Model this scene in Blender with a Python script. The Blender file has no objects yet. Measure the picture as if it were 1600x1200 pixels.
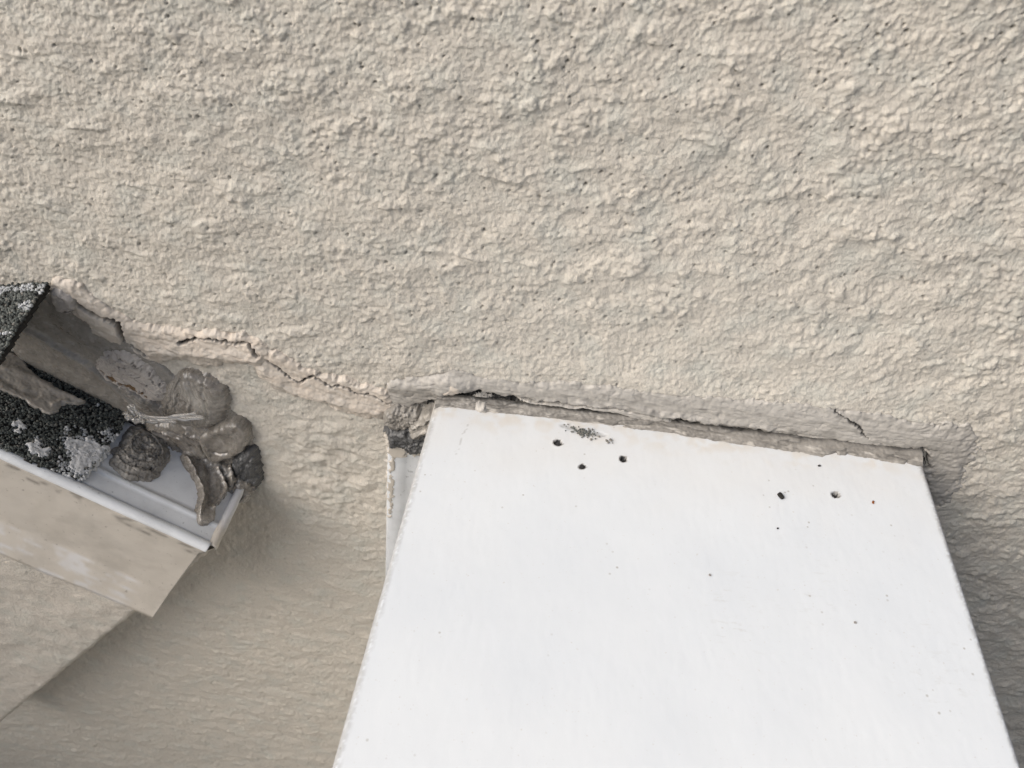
import bpy, math
import numpy as np
from mathutils import Matrix

# ------------------------------------------------------------------ scene, camera, light
S = bpy.context.scene
COL = S.collection
D = 0.25                                    # lens to wall, metres
FPX = 1232.0                                # focal length in pixels of a 1600 x 1200 frame
_N = np.array([218, -1176, 1232.0]); _N /= np.linalg.norm(_N)
_X = np.array([1, .114, -.068]); _X -= _N * (_X @ _N); _X /= np.linalg.norm(_X)
_Z = -np.cross(_N, _X)
if _Z[1] > 0: _Z = -_Z
ROT = np.array([_X, _N, _Z])                # world = ROT @ (right, down, forward)
CAM = np.array([0.0, -D, 0.0])

cd = bpy.data.cameras.new('camera'); cam = bpy.data.objects.new('camera', cd); COL.objects.link(cam)
r_, d_, f_ = ROT[:, 0], ROT[:, 1], ROT[:, 2]
cam.matrix_world = Matrix(((r_[0], -d_[0], -f_[0], CAM[0]), (r_[1], -d_[1], -f_[1], CAM[1]),
                           (r_[2], -d_[2], -f_[2], CAM[2]), (0, 0, 0, 1)))
cd.sensor_width = 36; cd.lens = FPX / 1600 * 36; cd.clip_start = .01; cd.clip_end = 400
cd.dof.use_dof = True; cd.dof.focus_distance = .36; cd.dof.aperture_fstop = 20
S.camera = cam

w = bpy.data.worlds.new('World'); S.world = w; w.use_nodes = True
nt = w.node_tree; bg = nt.nodes['Background']
sky = nt.nodes.new('ShaderNodeTexSky'); sky.sky_type = 'NISHITA'; sky.sun_disc = False
SUN_EL, SUN_AZ = 38, 238
sky.sun_elevation = math.radians(SUN_EL); sky.sun_rotation = math.radians(SUN_AZ)
sky.dust_density = 6; sky.air_density = 1.0
hs = nt.nodes.new('ShaderNodeHueSaturation'); hs.inputs['Saturation'].default_value = 1.0
nt.links.new(sky.outputs[0], hs.inputs['Color']); nt.links.new(hs.outputs[0], bg.inputs[0])
bg.inputs[1].default_value = .05
sd = bpy.data.lights.new('sun', 'SUN'); sun = bpy.data.objects.new('sun', sd); COL.objects.link(sun)
sd.energy = 1.5; sd.angle = math.radians(62); sd.color = (1, .995, .99)
sun.rotation_euler = (math.radians(90 - SUN_EL), 0, math.radians(180 - SUN_AZ))
S.view_settings.view_transform = 'Standard'; S.view_settings.look = 'None'
S.view_settings.gamma = 1; S.view_settings.use_curve_mapping = False
S.view_settings.exposure = 1.2
S.render.engine = 'CYCLES'

# ------------------------------------------------------------------ noise (numpy)
def _hash(ix, iy, seed):
    h = (ix.astype(np.int64) * 374761393 + iy.astype(np.int64) * 668265263 + seed * 974634777) & 0xffffffff
    h = ((h ^ (h >> 13)) * 1274126177) & 0xffffffff
    h = ((h ^ (h >> 16)) * 2246822519) & 0xffffffff
    return ((h ^ (h >> 15)) & 0xffffff) / float(0x1000000)
def vnoise(x, y, seed=0):
    """gradient noise, about -1..1"""
    ix = np.floor(x); iy = np.floor(y); fx = x - ix; fy = y - iy
    wx_ = fx * fx * fx * (fx * (fx * 6 - 15) + 10); wy_ = fy * fy * fy * (fy * (fy * 6 - 15) + 10)
    def g(ox, oy):
        a = _hash(ix + ox, iy + oy, seed) * 6.2831853
        return np.cos(a) * (fx - ox) + np.sin(a) * (fy - oy)
    a, b, c, d = g(0, 0), g(1, 0), g(0, 1), g(1, 1)
    return (a + (b - a) * wx_ + (c - a) * wy_ + (a - b - c + d) * wx_ * wy_) * 1.75
def fbm(x, y, seed=0, octv=3, gain=.5):
    t = 0; a = 1; s = 0
    for o in range(octv):
        c, sn = math.cos(.6 * o + .3), math.sin(.6 * o + .3)
        t = t + a * vnoise((x * c - y * sn) * 2 ** o, (x * sn + y * c) * 2 ** o, seed + o * 17); s += a; a *= gain
    return t / s
def worley(x, y, seed=0, jit=.9):
    """distance to the nearest point, its random value, and second distance"""
    ix = np.floor(x); iy = np.floor(y)
    d1 = np.full(x.shape, 9.0); d2 = np.full(x.shape, 9.0); rv = np.zeros(x.shape)
    for ox in (-1, 0, 1):
        for oy in (-1, 0, 1):
            cx = ix + ox; cy = iy + oy
            px = cx + .5 + jit * (_hash(cx, cy, seed) - .5); py = cy + .5 + jit * (_hash(cx, cy, seed + 5) - .5)
            d = np.hypot(px - x, py - y); m = d < d1
            d2 = np.where(m, d1, np.minimum(d2, d)); rv = np.where(m, _hash(cx, cy, seed + 11), rv); d1 = np.where(m, d, d1)
    return d1, rv, d2
def sstep(a, b, x):
    t = np.clip((x - a) / (b - a), 0, 1); return t * t * (3 - 2 * t)

# ------------------------------------------------------------------ planes and photo measurements
def ray(px, py):
    return ROT @ np.array([px - 800.0, py - 600.0, FPX])
class Plane:
    def __init__(s, o, e1, e2, n):
        s.o, s.e1, s.e2, s.n = [np.array(v, float) for v in (o, e1, e2, n)]
    def hit(s, px, py, h=0.0):
        d = ray(px, py); t = ((s.o + s.n * h - CAM) @ s.n) / (d @ s.n); p = CAM + t * d
        return np.array([(p - s.o) @ s.e1, (p - s.o) @ s.e2])
    def pts(s, px, h=0.0):
        return np.array([s.hit(a, b, h) for a, b in px])
    def at(s, a, b, h):
        a, b, h = np.broadcast_arrays(a, b, h)
        return s.o + a[..., None] * s.e1 + b[..., None] * s.e2 + h[..., None] * s.n
WALL = Plane((0, 0, 0), (1, 0, 0), (0, 0, 1), (0, -1, 0))
def wy(px, py, y):                          # point on the plane parallel to the wall at depth y
    d = ray(px, py); t = (y + D) / d[1]; return CAM + t * d
TOPZ = .5 * (wy(675, 640, -.007)[2] + wy(1445, 722, -.007)[2])
def top_hit(px, py, z=None):
    z = TOPZ if z is None else z
    d = ray(px, py); t = z / d[2]; return CAM + t * d
CAPX0 = .5 * (top_hit(675, 640)[0] + top_hit(517, 1200)[0]); CAPX1 = .5 * (top_hit(1447, 735)[0] + top_hit(1597, 1200)[0])
Y0 = .050                                   # the sloping roof edge stands this far out from the wall
P3 = wy(322, 862, -Y0); PL = wy(0, 716, -Y0)
SL = math.atan2(P3[2] - PL[2], P3[0] - PL[0])
B = np.array([math.cos(SL), 0, math.sin(SL)]); RN = np.array([-math.sin(SL), 0, math.cos(SL)])
ROOF = Plane((P3[0], 0, P3[2]), B, (0, -1, 0), RN)      # a along the slope, b out from the wall
FACE = Plane((P3[0], -Y0, P3[2]), B, -RN, (0, -1, 0))   # a along the slope, b square to it downwards

def segdist(x, y, poly, closed=False):
    """distance to a polyline and (if closed) inside mask"""
    P = np.asarray(poly); Q = np.roll(P, -1, 0) if closed else P[1:]
    P = P if closed else P[:-1]
    best = np.full(x.shape, 1e9); ins = np.zeros(x.shape, bool)
    for (ax, ay), (bx, by) in zip(P, Q):
        dx, dy = bx - ax, by - ay; L = dx * dx + dy * dy + 1e-18
        t = np.clip(((x - ax) * dx + (y - ay) * dy) / L, 0, 1)
        best = np.minimum(best, (x - ax - t * dx) ** 2 + (y - ay - t * dy) ** 2)
        if closed and abs(by - ay) > 1e-12:
            c = ((ay > y) != (by > y)) & (x < (bx - ax) * (y - ay) / (by - ay) + ax); ins ^= c
    best = np.sqrt(best)
    return (best, ins) if closed else best
def smooth_closed(P, k=4):
    P = np.asarray(P); n = len(P); out = []
    for i in range(n):
        p0, p1, p2, p3 = P[i - 1], P[i], P[(i + 1) % n], P[(i + 2) % n]
        for j in range(k):
            t = j / k
            out.append(.5 * (2 * p1 + (p2 - p0) * t + (2 * p0 - 5 * p1 + 4 * p2 - p3) * t * t + (3 * p1 - p0 - 3 * p2 + p3) * t ** 3))
    return np.array(out)
def smooth_open(P, k=5):
    P = np.asarray(P, float); E = np.vstack([2 * P[0] - P[1], P, 2 * P[-1] - P[-2]]); out = []
    for i in range(1, len(E) - 2):
        p0, p1, p2, p3 = E[i - 1:i + 3]
        for j in range(k):
            t = j / k
            out.append(.5 * (2 * p1 + (p2 - p0) * t + (2 * p0 - 5 * p1 + 4 * p2 - p3) * t * t + (3 * p1 - p0 - 3 * p2 + p3) * t ** 3))
    out.append(E[-2]); return np.array(out)

# ------------------------------------------------------------------ mesh helpers
def put(o, label=None, cat=None, group=None, kind=None, parent=None):
    if label: o['label'] = label
    if cat: o['category'] = cat
    if group: o['group'] = group
    if kind: o['kind'] = kind
    if parent is not None: o.parent = parent
    return o
def mesh_obj(name, verts, faces, mat, parent=None, smooth=True, attrs=None):
    """verts (n,3); faces (m,4) int array, or a list of tuples"""
    me = bpy.data.meshes.new(name)
    verts = np.asarray(verts, np.float32)
    if isinstance(faces, np.ndarray):
        m, k = faces.shape
        me.vertices.add(len(verts)); me.vertices.foreach_set('co', verts.ravel())
        me.loops.add(m * k); me.loops.foreach_set('vertex_index', faces.astype(np.int32).ravel())
        me.polygons.add(m); me.polygons.foreach_set('loop_start', (np.arange(m) * k).astype(np.int32))
        me.update(calc_edges=True)
    else:
        me.from_pydata(verts.tolist(), [], faces)
    if smooth: me.polygons.foreach_set('use_smooth', np.ones(len(me.polygons), bool))
    for k, v in (attrs or {}).items():
        at = me.attributes.new(k, 'FLOAT', 'POINT'); at.data.foreach_set('value', np.asarray(v, np.float32).ravel())
    me.materials.append(mat); me.validate()
    o = bpy.data.objects.new(name, me); COL.objects.link(o)
    if parent is not None: o.parent = parent
    return o
def empty(name, label, cat, group=None):
    o = bpy.data.objects.new(name, None); COL.objects.link(o); o.empty_display_size = .01
    return put(o, label, cat, group)
def grid_faces(nr, nc, keep=None):
    i = np.arange(nr - 1)[:, None] * nc + np.arange(nc - 1)[None]
    q = np.stack([i, i + 1, i + 1 + nc, i + nc], -1).reshape(-1, 4)
    if keep is not None: q = q[keep.ravel()[q].all(1)]
    return q
def compact(V, F, attrs):
    u, inv = np.unique(F, return_inverse=True)
    return V[u], inv.reshape(F.shape), {k: np.asarray(v).ravel()[u] for k, v in attrs.items()}
def box_mesh(x0, x1, y0, y1, z0, z1, bev=0.0):
    import bmesh
    bm = bmesh.new(); bmesh.ops.create_cube(bm, size=1)
    for v in bm.verts:
        v.co = (x0 + (v.co.x + .5) * (x1 - x0), y0 + (v.co.y + .5) * (y1 - y0), z0 + (v.co.z + .5) * (z1 - z0))
    if bev: bmesh.ops.bevel(bm, geom=bm.edges[:], offset=bev, segments=3, affect='EDGES', profile=.5)
    return bm
def bm_obj(name, bm, mat, parent=None, smooth=False):
    me = bpy.data.meshes.new(name); bm.to_mesh(me); bm.free(); me.materials.append(mat)
    if smooth:
        for p in me.polygons: p.use_smooth = True
    o = bpy.data.objects.new(name, me); COL.objects.link(o)
    if parent is not None: o.parent = parent
    return o
def tube(name, path, rad, mat, parent=None, nseg=10, flat=1.0, up=(0, -1, 0)):
    """round strand along 3d points; rad per point, flat squashes it along `up`"""
    P = np.asarray(path); n = len(P); rad = np.broadcast_to(rad, (n,)); V = []
    T = np.gradient(P, axis=0); T /= np.linalg.norm(T, axis=1)[:, None]; up = np.array(up, float)
    for i in range(n):
        s = np.cross(T[i], up); s /= np.linalg.norm(s) + 1e-12; u = np.cross(s, T[i])
        for k in range(nseg):
            a = 2 * math.pi * k / nseg
            V.append(P[i] + rad[i] * (math.cos(a) * s + flat * math.sin(a) * u))
    F = [(i * nseg + k, i * nseg + (k + 1) % nseg, (i + 1) * nseg + (k + 1) % nseg, (i + 1) * nseg + k) for i in range(n - 1) for k in range(nseg)]
    F += [tuple(range(nseg))[::-1], tuple((n - 1) * nseg + k for k in range(nseg))]
    return mesh_obj(name, V, F, mat, parent)

# ------------------------------------------------------------------ materials
class NT:
    def __init__(s, name, rough=.7, spec=.3):
        s.m = bpy.data.materials.new(name); s.m.use_nodes = True; s.t = s.m.node_tree
        s.p = s.t.nodes['Principled BSDF']; s.p.inputs['Roughness'].default_value = rough
        s.p.inputs['Specular IOR Level'].default_value = spec
        s.co = s.t.nodes.new('ShaderNodeTexCoord').outputs['Object']
    def n(s, t, **kw):
        o = s.t.nodes.new(t)
        for k, v in kw.items(): setattr(o, k, v)
        return o
    def l(s, a, b): s.t.links.new(a, b)
    def noise(s, scale, detail=4, rough=.55, stretch=None, dist=0):
        o = s.n('ShaderNodeTexNoise'); o.inputs['Scale'].default_value = scale; o.inputs['Detail'].default_value = detail
        o.inputs['Roughness'].default_value = rough; o.inputs['Distortion'].default_value = dist
        v = s.co
        if stretch:
            mp = s.n('ShaderNodeMapping'); mp.inputs['Scale'].default_value = stretch[:3]
            if len(stretch) > 3: mp.inputs['Rotation'].default_value = (0, stretch[3], 0)
            s.l(s.co, mp.inputs[0]); v = mp.outputs[0]
        s.l(v, o.inputs['Vector']); return o.outputs['Fac']
    def ramp(s, fac, stops, interp='LINEAR'):
        o = s.n('ShaderNodeValToRGB'); o.color_ramp.interpolation = interp
        el = o.color_ramp.elements
        while len(el) < len(stops): el.new(.5)
        for e, (p, c) in zip(el, stops): e.position = p; e.color = (c, c, c, 1) if np.isscalar(c) else (*c, 1)
        s.l(fac, o.inputs[0]); return o.outputs[0]
    def mix(s, fac, a, b, mode='MIX'):
        o = s.n('ShaderNodeMix', data_type='RGBA', blend_type=mode)
        for sock, v in ((o.inputs['Factor'], fac), (o.inputs['A'], a), (o.inputs['B'], b)):
            if hasattr(v, 'is_linked'): s.l(v, sock)
            elif np.isscalar(v): sock.default_value = v
            else: sock.default_value = (*v, 1)
        return o.outputs['Result']
    def attr(s, name):
        return s.n('ShaderNodeAttribute', attribute_name=name).outputs['Fac']
    def math(s, op, a, b):
        o = s.n('ShaderNodeMath', operation=op)
        for i, v in enumerate((a, b)):
            if hasattr(v, 'is_linked'): s.l(v, o.inputs[i])
            else: o.inputs[i].default_value = v
        return o.outputs[0]
    def bump(s, h, dist, strength=1.0):
        o = s.n('ShaderNodeBump'); o.inputs['Strength'].default_value = strength; o.inputs['Distance'].default_value = dist
        s.l(h, o.inputs['Height']); s.l(o.outputs[0], s.p.inputs['Normal'])
    def col(s, c):
        if hasattr(c, 'is_linked'): s.l(c, s.p.inputs['Base Color'])
        else: s.p.inputs['Base Color'].default_value = (*c, 1)
        return s.m

def stucco_mat(name, base, alt, green):
    k = NT(name, .82, .25)
    c = k.mix(k.ramp(k.noise(14, 5), [(.35, 0), (.68, 1)]), base, alt)
    c = k.mix(k.ramp(k.noise(60, 4), [(.47, 0), (.68, .9)]), c, green)
    c = k.mix(1.0, c, k.ramp(k.noise(1100, 5, .7), [(.3, .82), (.5, .97), (.7, 1.0)]), 'MULTIPLY')
    c = k.mix(k.ramp(k.noise(230, 4), [(.60, 0), (.75, .35)]), c, tuple(np.array(base) * .72))
    c = k.mix(k.attr('dirt_shade'), c, (.035, .03, .026))
    k.bump(k.math('ADD', k.math('MULTIPLY', k.noise(1300, 5, .7), .6), k.math('MULTIPLY', k.noise(420, 4, .6), 1.4)), .0009, .75)
    return k.col(c)
M_STUCCO = stucco_mat('painted stucco', (.572, .53, .462), (.545, .508, .446), (.525, .51, .455))
M_FASCIA = stucco_mat('painted fascia render', (.52, .48, .425), (.48, .45, .40), (.465, .452, .405))

def sealant_mat(name, c0, c1, c2, rough=.5, sss=.0, stretch=(1, 1, 1), spec=.4, coat=0, grain=1.0):
    k = NT(name, rough, spec)
    c = k.mix(k.ramp(k.noise(110, 6, .62, stretch, .6), [(.36, 0), (.64, 1)]), c0, c1)
    c = k.mix(k.ramp(k.noise(260, 5, .6, stretch, 1.0), [(.55, 0), (.74, .85)]), c, c2)
    c = k.mix(k.attr('lite'), c, (.60, .56, .50))
    c = k.mix(k.attr('tone'), c, (.13, .075, .03))
    c = k.mix(k.attr('dirt_shade'), c, (.018, .017, .016))
    k.l(k.ramp(k.noise(300, 4), [(.3, max(.05, rough - .15)), (.7, min(1, rough + .2))]), k.p.inputs['Roughness'])
    if sss:
        k.p.inputs['Subsurface Weight'].default_value = sss; k.p.inputs['Subsurface Radius'].default_value = (1, .7, .5)
        k.p.inputs['Subsurface Scale'].default_value = .002
    if coat: k.p.inputs['Coat Weight'].default_value = coat; k.p.inputs['Coat Roughness'].default_value = .12
    k.bump(k.noise(600, 5, .6, stretch), .0006, .5 * grain)
    return k.col(c)
M_SEALP = sealant_mat('painted over sealant', (.52, .455, .385), (.44, .40, .35), (.60, .56, .50), .6)
M_SEALG = sealant_mat('grey weathered sealant', (.335, .315, .285), (.395, .373, .34), (.27, .256, .235), .5, stretch=(.22, 1, 1, .12))
M_SEALD = sealant_mat('dirty grey sealant bead', (.18, .167, .148), (.262, .244, .218), (.095, .089, .08), .42, stretch=(.45, 1, 1, .12))
M_SEALB = sealant_mat('brown grey translucent sealant', (.20, .178, .152), (.31, .285, .25), (.45, .42, .38), .2, 0, coat=.7, grain=.3)
M_SEALB.node_tree.nodes['Principled BSDF'].inputs['Transmission Weight'].default_value = .28
M_SEALB.node_tree.nodes['Principled BSDF'].inputs['IOR'].default_value = 1.35
M_SEALF = sealant_mat('smooth brown sealant film', (.19, .175, .155), (.25, .235, .212), (.34, .32, .295), .30, .2, coat=.5, grain=.4)
M_SEALL = sealant_mat('lilac grey peeled film', (.36, .33, .305), (.43, .395, .36), (.28, .255, .24), .5)
M_SEALK = sealant_mat('dark bitumen sealant', (.05, .05, .05), (.10, .10, .10), (.03, .032, .04), .4, coat=.1)
M_SEALS = sealant_mat('pale brown sealant skin', (.27, .245, .215), (.34, .312, .275), (.42, .39, .35), .38, .2, coat=.3, grain=.4)
M_PSPL = sealant_mat('weathered white paint', (.50, .50, .50), (.58, .585, .59), (.36, .36, .355), .8, grain=1.5)
k = NT('clear wet sealant strand', .12, .6); k.p.inputs['Transmission Weight'].default_value = .75; k.p.inputs['IOR'].default_value = 1.41
M_CLEAR = k.col((.78, .75, .70))

k = NT('white painted board', .55, .35)
c = k.mix(k.ramp(k.noise(9, 5), [(.4, 0), (.65, 1)]), (.62, .648, .675), (.575, .608, .645))
c = k.mix(k.attr('tone'), c, (.56, .525, .475))
c = k.mix(k.ramp(k.noise(900, 2), [(.70, 0), (.78, .55)]), c, (.45, .42, .38))
v = k.n('ShaderNodeTexVoronoi'); v.inputs['Scale'].default_value = 210; k.l(k.co, v.inputs['Vector'])
sp = k.math('MULTIPLY', k.ramp(v.outputs['Distance'], [(.07, 1), (.12, 0)]), k.ramp(k.noise(45, 3), [(.52, 0), (.64, .8)]))
c = k.mix(sp, c, (.34, .33, .31))
sc = k.math('MULTIPLY', k.ramp(k.noise(420, 4, .7, (.35, 1, 1)), [(.56, 0), (.68, 1)]), k.ramp(k.noise(22, 3), [(.58, 0), (.72, .4)]))
c = k.mix(sc, c, (.45, .45, .44))
c = k.mix(k.ramp(k.attr('dirt_shade'), [(0, 0), (.75, .75), (1, 1)]), c, k.mix(k.ramp(k.attr('dirt_shade'), [(.8, 0), (1, 1)]), (.16, .145, .125), (.02, .02, .02)))
k.bump(k.noise(260, 5, .6, (1, .45, 1)), .0003, .22)
M_WHITE = k.col(c)

def metal_paint(name, c0, c1, rough):
    k = NT(name, rough, .45)
    c = k.mix(k.ramp(k.noise(60, 5), [(.4, 0), (.62, 1)]), c0, c1)
    c = k.mix(k.ramp(k.noise(420, 3), [(.65, 0), (.74, .6)]), c, tuple(np.array(c0) * .45))
    c = k.mix(k.ramp(k.noise(35, 6, .65), [(.5, 0), (.72, .45)]), c, tuple(np.array(c0) * .62))
    c = k.mix(k.attr('tone'), c, (.55, .55, .56))
    c = k.mix(k.attr('dirt_shade'), c, (.10, .09, .08))
    k.bump(k.noise(200, 4), .0003, .25)
    return k.col(c)
M_TAN = metal_paint('tan painted metal', (.455, .42, .37), (.485, .45, .40), .5)
M_ZINC = metal_paint('bluish white metal', (.66, .68, .70), (.60, .615, .63), .4)

k = NT('shingle granules', .85, .3)
g = k.attr('tone')
c = k.ramp(g, [(0, (.035, .037, .035)), (.4, (.075, .083, .078)), (.7, (.13, .14, .13)), (.88, (.20, .185, .165)), (.9, (.22, .23, .23)), (1, (.50, .51, .52))])
k.bump(k.noise(2500, 3), .0003, .6); M_GRAN = k.col(c)
k = NT('asphalt shingle felt', .9, .2); k.bump(k.noise(900, 4), .0006, .6)
M_FELT = k.col(k.mix(k.noise(300, 4), (.012, .012, .012), (.035, .033, .03)))
k = NT('dark screw steel', .6, .3); M_SCREW = k.col(k.mix(k.noise(900, 3), (.015, .015, .017), (.06, .057, .057)))
k = NT('grey grit', .9, .2); M_GRIT = k.col(k.mix(k.noise(900, 3), (.20, .19, .18), (.32, .30, .28)))
k = NT('rust fleck', .9, .2); M_RUST = k.col(k.mix(k.noise(900, 3), (.10, .03, .008), (.30, .10, .03)))
k = NT('concrete floor', .9, .2); M_FLOOR = k.col(k.mix(k.noise(3, 6), (.06, .057, .052), (.10, .095, .088)))
k = NT('white board side', .6, .3); M_SIDE = k.col(k.mix(k.noise(20, 4), (.62, .62, .60), (.52, .52, .50)))

# ------------------------------------------------------------------ relief patches: sealant lying on a plane
PATCH = {}
def px_poly(pl, pts, h=0.0, k=4, closed=True):
    P = pl.pts(pts, h)
    return smooth_closed(P, k) if closed else smooth_open(P, k)
def carve(a, b, cracks, pl, seed):
    """jagged crack depth (mm) and crack mask from pixel polylines [(pts, width mm, depth mm)]"""
    dep = np.zeros(a.shape); msk = np.zeros(a.shape)
    for i, (pts, wd, dp) in enumerate(cracks):
        P = pl.pts(pts)
        lo = P.min(0) - .006; hi = P.max(0) + .006
        sel = (a > lo[0]) & (a < hi[0]) & (b > lo[1]) & (b < hi[1])
        if not sel.any(): continue
        A = a[sel] * 1e3; Bm = b[sel] * 1e3
        A2 = A + 1.1 * fbm(A / 2.2, Bm / 2.2, seed + i, 3); B2 = Bm + 1.1 * fbm(A / 2.2, Bm / 2.2, seed + i + 50, 3)
        d = segdist(A2, B2, P * 1e3); ww = wd * (1 + .5 * vnoise(A / 5, Bm / 5, seed + 3))
        m = 1 - sstep(ww * .35, ww * .75, d)
        dep[sel] = np.maximum(dep[sel], m * dp); msk[sel] = np.maximum(msk[sel], m)
    return dep, msk
def relief(name, pl, outline, T, mat, parent, r=4.0, res=.5, rough=.35, ridges=(), cracks=(), fn=None, lift=0.0, seed=1, wob=1.0, streak=None, dirt_cracks=1.0, crease=None, taper=None, lite=0.0, feather=0.0):
    """a raised patch with real thickness: T thickness mm, r rounding of its rim mm"""
    poly = px_poly(pl, outline, lift)
    lo = poly.min(0) - .004; hi = poly.max(0) + .004
    na = int((hi[0] - lo[0]) * 1e3 / res) + 2; nb = int((hi[1] - lo[1]) * 1e3 / res) + 2
    a, b = np.meshgrid(np.linspace(lo[0], hi[0], na), np.linspace(lo[1], hi[1], nb))
    A, Bm = a * 1e3, b * 1e3
    wa = A + wob * fbm(A / 6, Bm / 6, seed, 3); wb = Bm + wob * fbm(A / 6, Bm / 6, seed + 9, 3)
    d, ins = segdist(wa, wb, poly * 1e3, True); s = np.where(ins, d, -d)
    if feather: s = s + feather * fbm(A / 2.6, Bm / 2.6, seed + 21, 3)
    lt = np.zeros(A.shape)
    t = np.clip(s / r, 0, 1); h = T * np.sqrt(1 - (1 - t) ** 2)
    h = np.where(s < 0, s * 1.2, h)
    inn = sstep(0, 2, s)
    h = h + inn * rough * (fbm(A / 5, Bm / 5, seed + 2, 4) * 1.4 + .5 * fbm(A / 1.6, Bm / 1.6, seed + 4, 2))
    if streak:
        ang, amp, la, lb = streak; c, sn = math.cos(ang), math.sin(ang)
        p = A * c + Bm * sn; q = -A * sn + Bm * c
        q = q + 1.2 * fbm(A / 12, Bm / 12, seed + 31, 2)
        sn_ = fbm(p / la, q / lb, seed + 6, 3); h = h + inn * amp * sn_
        lt = lite * sstep(.05, .5, fbm(p / la, q / (lb * .6), seed + 7, 3)) * inn
    if taper:                                   # thick along one edge, feathering out away from it
        P = px_poly(pl, taper[0], lift, 6, False) * 1e3
        h = np.where(s > 0, h * (taper[2] + (1 - taper[2]) * np.exp(-(segdist(wa, wb, P) / taper[1]) ** 2)), h)
    if crease:
        amp, sc, ang, asp = crease; c, sn = math.cos(ang), math.sin(ang)
        p = (A * c + Bm * sn) / (sc * asp); q = (-A * sn + Bm * c) / sc
        p = p + .8 * fbm(A / (sc * 2), Bm / (sc * 2), seed + 41, 2); q = q + .8 * fbm(A / (sc * 2), Bm / (sc * 2), seed + 43, 2)
        cz = (1 - np.abs(vnoise(p, q, seed + 45))) ** 7 * sstep(-.1, .3, vnoise(A / 7, Bm / 7, seed + 47))
        h = h - inn * amp * cz
    for i, (pts, wd, amp) in enumerate(ridges):
        P = px_poly(pl, pts, lift, 6, False) * 1e3 if len(pts) > 2 else pl.pts(pts, lift) * 1e3
        dd = segdist(wa, wb, P); h = h + inn * amp * np.exp(-(dd / wd) ** 2)
    dirt_shade = np.zeros(h.shape); tone = np.zeros(h.shape)
    if fn:
        out = fn(A, Bm, s, h, dirt_shade, tone); h, dirt_shade, tone = out[:3]
        if len(out) > 3: lt = np.maximum(lt, out[3])
    if cracks:
        dep, m = carve(a, b, cracks, pl, seed + 70); h = h - dep * (s > 0); dirt_shade = np.maximum(dirt_shade, m * dirt_cracks)
    V = pl.at(a, b, h / 1e3 + lift).reshape(-1, 3)
    F = grid_faces(nb, na, s > -2.5)
    V, F, at = compact(V, F, {'dirt_shade': dirt_shade, 'tone': tone, 'lite': lt})
    if np.dot(np.cross(pl.e1, pl.e2), pl.n) < 0: F = F[:, ::-1]
    return mesh_obj(name, V, F, mat, parent, attrs=at)
def crazed(cell, wd, dep, seed):
    """drying cracks: broken lines of two sizes, fading out in places"""
    def fn(A, Bm, s, h, dirt_shade, tone):
        x = A + 2.2 * fbm(A / 3.2, Bm / 3.2, seed, 3); y = Bm + 2.2 * fbm(A / 3.2, Bm / 3.2, seed + 3, 3)
        m = 0
        for q, (cs, k_) in enumerate(((cell * 1.5, 1.0), (cell * .7, .6))):
            d1, rv, d2 = worley(x / (cs * 1.4), y / cs, seed + q * 7)
            m = np.maximum(m, k_ * (1 - sstep(0, wd / cs, d2 - d1)) * sstep(0, .4, fbm(A / 6, Bm / 6, seed + 8 + q, 3) + .12 - .12 * q))
        m = m * sstep(.2, 1.5, s)
        return h - dep * m, np.maximum(dirt_shade, .9 * m), tone
    return fn

# where the sealant lies on the wall (pixel outlines, clockwise)
O_SEAM = [(76, 444), (92, 433), (118, 436), (140, 455), (190, 488), (235, 507), (300, 512), (375, 518), (408, 530), (428, 552), (410, 572), (370, 566), (320, 570), (275, 560), (245, 566), (212, 548), (186, 540), (150, 520), (120, 492), (92, 474)]
O_MID = [(395, 555), (430, 543), (470, 568), (520, 585), (575, 600), (606, 606), (620, 632), (604, 652), (575, 652), (540, 642), (500, 626), (462, 618), (430, 604), (400, 582)]
O_BAND = [(604, 596), (645, 588), (690, 580), (722, 577), (760, 590), (850, 597), (960, 604), (1090, 618), (1200, 628), (1300, 636), (1400, 652), (1470, 664), (1492, 684), (1470, 708), (1435, 704), (1400, 704), (1330, 700), (1250, 688), (1180, 676), (1110, 665), (1030, 655), (950, 642), (870, 634), (800, 627), (745, 618), (712, 621), (680, 629), (645, 636), (610, 637)]
O_BEAD = [(628, 646), (660, 634), (700, 624), (750, 622), (850, 634), (950, 646), (1100, 666), (1250, 688), (1420, 703), (1448, 706), (1458, 730), (1452, 780), (1250, 760), (1000, 720), (800, 690), (690, 668), (660, 660), (632, 668)]
O_SMEAR = [(1428, 690), (1460, 664), (1512, 666), (1530, 694), (1512, 735), (1490, 775), (1458, 790), (1444, 740)]
O_SKIN = [(20, 540), (44, 480), (78, 455), (110, 472), (150, 498), (196, 530), (232, 556), (268, 580), (290, 620), (300, 690), (250, 700), (190, 672), (120, 632), (50, 590)]
SEAM_CRACKS = [([(118, 462), (135, 478), (160, 491), (188, 500), (194, 520), (200, 534), (222, 545), (232, 552)], 2.0, 5.0),
               ([(284, 531), (300, 525), (330, 523), (352, 528), (372, 531), (388, 530), (396, 540), (406, 550)], 1.3, 4.0),
               ([(98, 484), (112, 490), (120, 498), (132, 502)], 1.0, 2.5)]
MID_CRACKS = [([(408, 552), (425, 562), (448, 580), (470, 594), (482, 586), (492, 584), (505, 592), (520, 600), (530, 597), (545, 602), (560, 611), (580, 612), (598, 620), (606, 627), (645, 629)], .85, 3)]
RIGHT_CRACK = [([(1296, 632), (1312, 646), (1330, 656), (1342, 664), (1348, 676), (1356, 682)], 1.0, 2.5)]
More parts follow.
